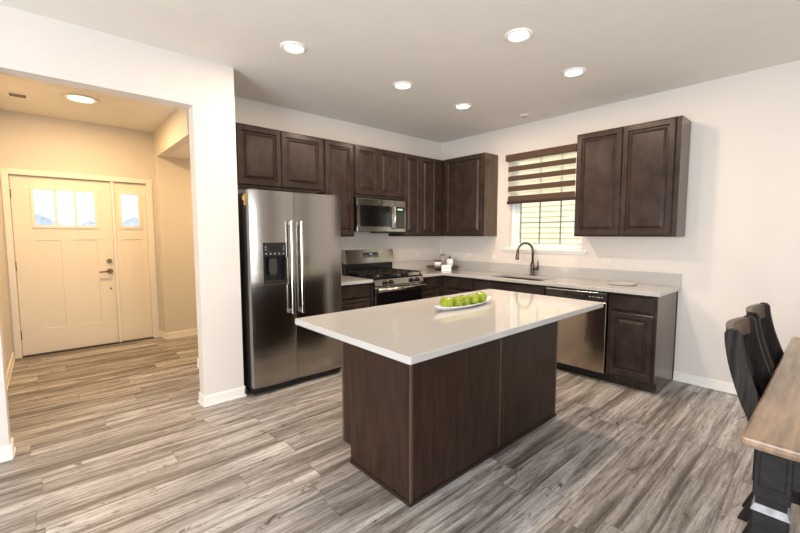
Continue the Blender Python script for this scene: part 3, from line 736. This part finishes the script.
for i, y in enumerate((-2.548, -2.458, -2.368, -2.279, -2.186)):
    a = ap if i == 0 else copy_tree(ap)
    tx, ty = [(0.1, .05), (-.12, .1), (.05, -.1), (.2, .0), (-.05, .15)][i]; zz_ = [.0085, .0065, .0065, .0065, .0095][i]+.001
    a.location = (2.384+[0, .004, -.005, .005, 0][i], y, CT+zz_); a.rotation_euler = (tx*.5, ty*.5, i*1.3); s_ = [1.08, 1.02, 1.02, 1.03, 1.07][i]; a.scale = (s_, s_, s_)
    tag(a, AL[i], 'apple', 'green apples in the dish on the island')

# ------------------------------------------------------------------ tray with jars in the corner
TX, TY = .31, -.29
tr = thing('pedestal_tray', 'round dark wooden pedestal tray in the countertop corner', 'tray', (TX, TY, CT))
mb = MB(); mb.lathe([(0, .028), (.215, .028), (.232, .034), (.232, .046), (.224, .050), (.216, .044), (0, .044)], n=40); mb.build('tray_top', 'traywood', tr)
mb = MB(); mb.lathe([(0, 0), (.10, 0), (.10, .012), (.07, .018), (.065, .028), (0, .028)], n=32); mb.build('tray_foot', 'traywood', tr)
zt = CT+.044
def pos(u, d):   # u sideways in view, d towards the camera
    return (TX+u*.666+d*.745, TY+u*.745-d*.666)
x, y = pos(-.075, .05)
cu = thing('candle_pot', 'small white pot candle with dark rim, leftmost on the tray', 'candle', (x, y, zt))
mb = MB(); mb.lathe([(0, 0), (.046, 0), (.054, .078), (.047, .078), (.043, .008), (0, .008)], n=28); mb.build('pot', 'ceramic', cu)
mb = MB(); mb.lathe([(0, .072), (.0545, .072), (.0565, .078), (.0565, .088), (0, .090)], n=28); mb.build('lid', 'traywood', cu)
x, y = pos(.10, .0)
cu = thing('canister', 'white ceramic canister with small dark knob, rightmost on the tray', 'canister', (x, y, zt))
mb = MB(); mb.lathe([(0, 0), (.042, 0), (.050, .02), (.050, .085), (.040, .105), (0, .108)], n=28); mb.build('canister_body', 'ceramic', cu)
mb = MB(); mb.lathe([(.006, .107), (.006, .118), (.014, .126), (.012, .140), (0, .144)], n=16); mb.build('lid_knob', 'black', cu)
x, y = pos(.0, -.06)
cu = thing('glass_bottle', 'clear glass jar behind the pot and the canister on the tray', 'jar', (x, y, zt))
mb = MB(); mb.lathe([(0, 0), (.042, 0), (.045, .01), (.045, .125), (.036, .14), (.030, .145), (.030, .155), (.027, .155), (.027, .14), (.041, .12), (.041, .006), (0, .006)], n=28); mb.build('jar_body', 'jar_glass', cu)
mb = MB(); mb.lathe([(0, .1555), (.032, .1555), (.033, .17), (0, .171)], n=24); mb.build('lid', 'nickel', cu)
# white card block leaning at the tray's front
x, y = pos(.02, .255)
mb = MB(); mb.box(-.066, .066, -.014, .014, 0, .085, .003); cb_ = mb.build('card_block', 'ceramic', None, (x, y, CT)); cb_.rotation_euler = (0, 0, math.radians(48))
tag(cb_, 'small white rectangular block sign standing before the round tray', 'sign')
mb = MB()
for k, (a, b) in enumerate(((-.036, .036), (-.028, .030))): mb.box(a, b, -.0146, -.0138, .052-k*.020, .056-k*.020)
mb.build('lettering', 'pale_grey', cb_)
# round plate
mb = MB(); mb.lathe([(0, 0), (.115, 0), (.128, .006), (.132, .016), (.128, .018), (.118, .010), (0, .008)], n=48)
tag(mb.build('round_plate', 'quartz', None, (2.645, -.235, CT)), 'round pale plate lying flat on the countertop near its right end', 'plate')

# ------------------------------------------------------------------ outlets
def outlet(loc, rz, label, sw=False):
    t = thing('wall_switch' if sw else 'wall_outlet', label, 'light switch' if sw else 'outlet', loc, rz, )
    w_ = .035 if not sw else .035
    mb = MB()
    if sw: mb.box(-.038, .038, -.006, -.0004, -.058, .058, .003)
    else: mb.box(-.058, .058, -.006, -.0004, -.038, .038, .003)
    mb.build('cover_plate', 'plastic_white', t)
    if sw:
        mb = MB(); mb.box(-.016, .016, -.009, -.005, -.033, .033, .002); mb.build('rocker', 'trim', t)
    else:
        for x in (-.024, .024):
            mb = MB(); mb.box(x-.014, x+.014, -.0078, -.005, -.017, .017, .002); s_ = mb.build('socket', 'trim', t)
            mb = MB(); mb.box(x-.006, x+.006, -.0082, -.0076, -.008, -.005).box(x-.006, x+.006, -.0082, -.0076, .003, .006); mb.build('slot', 'black', s_)
outlet((.546, 0, 1.122), 0, 'white outlet on the window wall between the corner and the faucet')
outlet((.96, 0, 1.122), 0, 'white rocker switch on the wall left of the faucet below the sill', True)
outlet((2.407, 0, 1.118), 0, 'white outlet on the wall right of the window below the large wall cabinet')
outlet((0, -.49, 1.122), R90, 'white outlet on the fridge wall between the range and the tray')

# ------------------------------------------------------------------ ceiling fittings
def downlight(x, y, label, col, e, glow='lampglow', group='recessed kitchen ceiling lights', r=.064, bulb=False, z=H):
    t = thing('recessed_light', label, 'ceiling light', (x, y, z), 0, group)
    mb = MB(); mb.lathe([(r*1.5, -.0005), (r*1.53, -.005), (r*1.25, -.016), (r, -.006), (r, -.0005)], n=36, smooth=True); mb.build('trim_ring', 'trim', t)
    mb = MB(); mb.lathe([(0, -.0075), (r-.0005, -.0075), (r-.0005, -.001), (0, -.001)], n=32, smooth=False); mb.build('lamp_lens', glow, t)
    l = bpy.data.lights.new('lamp', 'POINT' if bulb else 'AREA')
    if bulb: l.shadow_soft_size = .05
    else: l.shape = 'DISK'; l.size = .12
    l.energy = e; l.color = col
    o = bpy.data.objects.new('lamp', l); COL.objects.link(o); o.parent = t; o.location = (0, 0, -.09 if bulb else -.02)
KE = 14
downlight(1.334, -3.058, 'recessed ceiling light nearest the foyer opening, leftmost in the kitchen', WARM, KE)
downlight(1.321, -1.973, 'recessed ceiling light above the floor between microwave and island', WARM, KE)
downlight(1.308, -1.102, 'recessed ceiling light nearest the corner, smallest in view', WARM, KE)
downlight(2.523, -1.992, 'recessed ceiling light over the island, highest in the photo', WARM, KE)
downlight(2.493, -1.098, 'recessed ceiling light in front of the large right wall cabinet, rightmost', WARM, KE)
downlight(-1.088, -4.142, 'bright recessed ceiling light in the yellow-lit foyer', WARMER, 29, 'lampglow_foyer', group=None, r=.100)
downlight(-1.2, -2.3, 'added unseen ceiling light brightening the side hall beyond the foyer header', WARMER, 12, 'lampglow_foyer', group=None, z=2.43)  # fixture added out of view to lift the wall past the header
mb = MB(); mb.lathe([(0, -.022), (.036, -.022), (.046, -.018), (.050, -.008), (.064, -.006), (.066, -.0005), (0, -.0005)], n=32)
sd = mb.build('smoke_detector', 'plastic_white', None, (1.578, -.327, H)); tag(sd, 'small round white detector on the ceiling above the window', 'smoke detector')
mb = MB(); mb.box(-.03, .03, -.008, .008, -.0235, -.0215); mb.build('grille_slot', 'steel_dark', sd)
cv = thing('ceiling_vent', 'small white air vent with dark slots on the foyer ceiling', 'ceiling vent', (-1.37, -4.61, H))
mb = MB(); mb.box(-.085, .085, -.075, .075, -.006, -.0005, .002); mb.build('vent_frame', 'trim', cv)
mb = MB()
for k in range(5): mb.box(-.055+k*.024, -.043+k*.024, -.06, .06, -.008, -.0055)
mb.build('vent_slot', 'steel_dark', cv)

# ------------------------------------------------------------------ dining table and chairs
tx0, tx1, ty0, ty1, tz = 3.905, 4.905, -2.852, -.985, .764
tb = thing('dining_table', 'brown plank-top dining table with distressed black block legs', 'dining table', ((tx0+tx1)/2, (ty0+ty1)/2, 0))
tcx, tcy = (tx0+tx1)/2, (ty0+ty1)/2; hw, hl = (tx1-tx0)/2, (ty1-ty0)/2
mb = MB(); mb.box(-hw, hw, -hl, hl, tz-.030, tz, .009, 3).box(-hw+.018, hw-.018, -hl+.018, hl-.018, tz-.040, tz-.028, .004); mb.build('table_top', 'table_top', tb)
mb = MB()
for s_ in (-1, 1):
    mb.box(s_*(hw-.085)-.012, s_*(hw-.085)+.012, -hl+.12, hl-.12, tz-.145, tz-.041)
    mb.box(-hw+.12, hw-.12, s_*(hl-.06)-.012, s_*(hl-.06)+.012, tz-.145, tz-.041)
mb.build('apron', 'table_black', tb)
for sx_ in (-1, 1):
    for sy_ in (-1, 1):
        cx2, cy2 = sx_*(hw-.078), sy_*(hl-.090); mb = MB(); r = .045
        mb.box(cx2-r, cx2+r, cy2-r, cy2+r, .56, tz-.041, .003)
        # raised square panels on the four faces of the upper block
        for a in range(4):
            m4 = Matrix.Rotation(a*PI/2, 4, 'Z'); n0 = len(mb.bm.verts)
            mb.box(-.032, .032, -r-.004, -r+.002, .60, tz-.055, .003)
            mb.bm.verts.ensure_lookup_table()
            for v in mb.bm.verts[n0:]: v.co = m4 @ v.co+Vector((cx2, cy2, 0))
        mb.box(cx2-.038, cx2+.038, cy2-.038, cy2+.038, .53, .56)
        mb.mi = 1; n0 = len(mb.bm.verts); mb.lathe([(0, .512), (.047*1.414, .512), (.038*1.414, .534), (0, .534)], (0, 0, 0), 4, False); mb.bm.verts.ensure_lookup_table()  # sloped chamfer: highlight put into the colour, along with wear
        for v in mb.bm.verts[n0:]: v.co = Matrix.Rotation(PI/4, 4, 'Z') @ v.co+Vector((cx2, cy2, 0))
        mb.mi = 0
        mb.box(cx2-.044, cx2+.044, cy2-.044, cy2+.044, .10, .514, .004).box(cx2-.052, cx2+.052, cy2-.052, cy2+.052, 0, .10, .006)
        mb.build('leg', ['table_black', 'pale_grey'], tb, None)
tb.location = (tcx, tcy, 0)

def smooth_curve(ctrl, n=28):
    """Catmull-Rom through (z -> x) control points"""
    out = []
    P_ = [ctrl[0]]+list(ctrl)+[ctrl[-1]]
    for i in range(1, len(P_)-2):
        for k in range(6):
            t = k/6; p0, p1, p2, p3 = P_[i-1:i+3]
            out.append(tuple(.5*((2*p1[j])+(-p0[j]+p2[j])*t+(2*p0[j]-5*p1[j]+4*p2[j]-p3[j])*t*t+(-p0[j]+3*p1[j]-3*p2[j]+p3[j])*t**3) for j in (0, 1)))
    out.append(ctrl[-1]); return out
# back edge of the stile, x measured from the top (x,z)
STILE = [(.030, 1.015), (.0, 1.0), (.004, .955), (.022, .86), (.060, .735), (.092, .655), (.138, .52), (.150, .42), (.128, .28), (.095, .16), (.035, 0)]
def make_chair():
    t = thing('dining_chair', None, 'dining chair', (3.781, -2.18, -.0))
    for s_ in (-1, 1):
        back = smooth_curve(STILE[1:])
        wid = lambda z: .050+.020*max(0, 1-abs(z-.60)/.40)
        # front edge: offset forward
        poly = [(.018, 1.018), (.006, 1.012)]+[(x, z) for x, z in back]+[(x+wid(z)-(.012 if z < .1 else 0), z) for x, z in reversed(back)]+[(.040, 1.014)]
        yc = s_*.205
        mb = MB(); mb.prism(poly, 'y', yc-.018, yc+.018, .0015); mb.build('leg', 'black_wood', t)
        tp = []
        mb = MB(); mb.prism([(.42, .0), (.455, 0), (.462, .43), (.415, .43)], 'y', yc-.02, yc+.02, .003); mb.build('leg', 'black_wood', t)
    # concave crest rail between the stiles
    def curved_rail(z0, z1, xo, th, bow, mt, nm, lean):
        mb = MB(); bm = mb.bm; n = 14; rows = []
        for k in range(n+1):
            y = -.190+.380*k/n; b = bow*(1-(y/.19)**2)
            f0 = lambda z: xo+lean*(z1-z)-b
            rows.append([bm.verts.new((f0(z0), y, z0)), bm.verts.new((f0(z1), y, z1)), bm.verts.new((f0(z1)+th, y, z1)), bm.verts.new((f0(z0)+th, y, z0))])
        fs = []
        for a, b in zip(rows, rows[1:]):
            for k in range(4): fs.append(bm.faces.new((a[k], a[(k+1) % 4], b[(k+1) % 4], b[k])))
        fs += [bm.faces.new(rows[0][::-1]), bm.faces.new(rows[-1])]
        bmesh.ops.recalc_face_normals(bm, faces=fs); mb.build(nm, mt, t)
    curved_rail(.935, 1.012, .006, .024, .030, 'crest_wood', 'crest_rail', .10)
    curved_rail(.52, .57, .125, .022, .025, 'black_wood', 'lower_rail', .2)
    for k in (-1, 0, 1):
        mb = MB(); y = k*.122; b = .020
        cv_ = [(x+.018-b, z) for x, z in smooth_curve(STILE[1:6]) if z < .945]
        mb.prism([(x, z) for x, z in cv_]+[(.125, .565), (.137, .565)]+[(x+.012, z) for x, z in reversed(cv_)], 'y', y-.042, y+.042); mb.build('back_slat', 'black_wood', t)
    mb = MB(); mb.box(.155, .475, -.225, .225, .43, .455, .008); mb.build('seat', 'black_wood', t)
    mb = MB(); mb.box(.20, .44, -.20, -.18, .37, .43).box(.20, .44, .18, .20, .37, .43).box(.42, .44, -.18, .18, .37, .43); mb.build('seat_rail', 'black_wood', t)
    mb = MB(); mb.tube([(.165, 0-.205, .2), (.43, -.205, .2)], .011).tube([(.165, .205, .2), (.43, .205, .2)], .011); mb.build('stretcher', 'black_wood', t)
    return t
c1 = make_chair(); tag(c1, 'black distressed dining chair nearest the camera, tucked against the table', group='dining chairs along the left side of the table')
c2 = copy_tree(c1); c2.location = (3.781, -1.64, 0); tag(c2, 'black distressed dining chair behind the first, nearer the window wall')

# ------------------------------------------------------------------ outside
mb = MB(); mb.box(-60, 60, -60, 60, -.6, -.5); struct(mb, 'ground', 'snow')
sb = thing('neighbour_house', 'pale yellow sided neighbouring house wall seen through the sink window', 'house', (1.0, 3.6, -.5))
mb = MB()
mb.box(-5, 5, .03, 4, 0, 6)
for k in range(52):
    z = k*.115; mb.prism([(.03, z), (-.008, z), (.022, z+.115), (.03, z+.115)], 'x', -5, 5)
mb.build('siding', 'siding', sb)
mb = MB(); mb.prism([(-5.4, 5.9), (5.4, 5.9), (5.4, 6.2), (-5.4, 6.2)], 'y', -.4, 4.2); mb.build('eave', 'trim', sb)
mb = MB(); mb.box(FD-1.6, FD-.12, -5.2, -2.8, -.5, -.02); struct(mb, 'ground_porch', 'concrete')
def house(y, x, w_, h, label):
    t = thing('house', label, 'house', (x, y, -.5))
    mb = MB(); mb.box(-4, 0, -w_/2, w_/2, 0, h); mb.build('house_wall', 'house', t)
    mb = MB(); mb.prism([(-w_/2-.4, h-.1), (w_/2+.4, h-.1), (0, h+w_*.32)], 'x', -4.4, .4); mb.build('roof', 'roof', t)
    for yy in (-w_/4, w_/4):
        mb = MB(); mb.box(.0, .05, yy-.5, yy+.5, h-2.0, h-.7); mb.build('window', 'steel_dark', t)
house(-4.8, -38, 4.8, 2.05, 'distant grey-roofed house seen through the left pane of the front door')
house(-1.1, -46, 4.4, 1.95, 'distant low-roofed house seen through the right pane of the front door')
house(1.5, -38, 3.2, 2.5, 'distant narrow grey-roofed house seen through the sidelight glass')
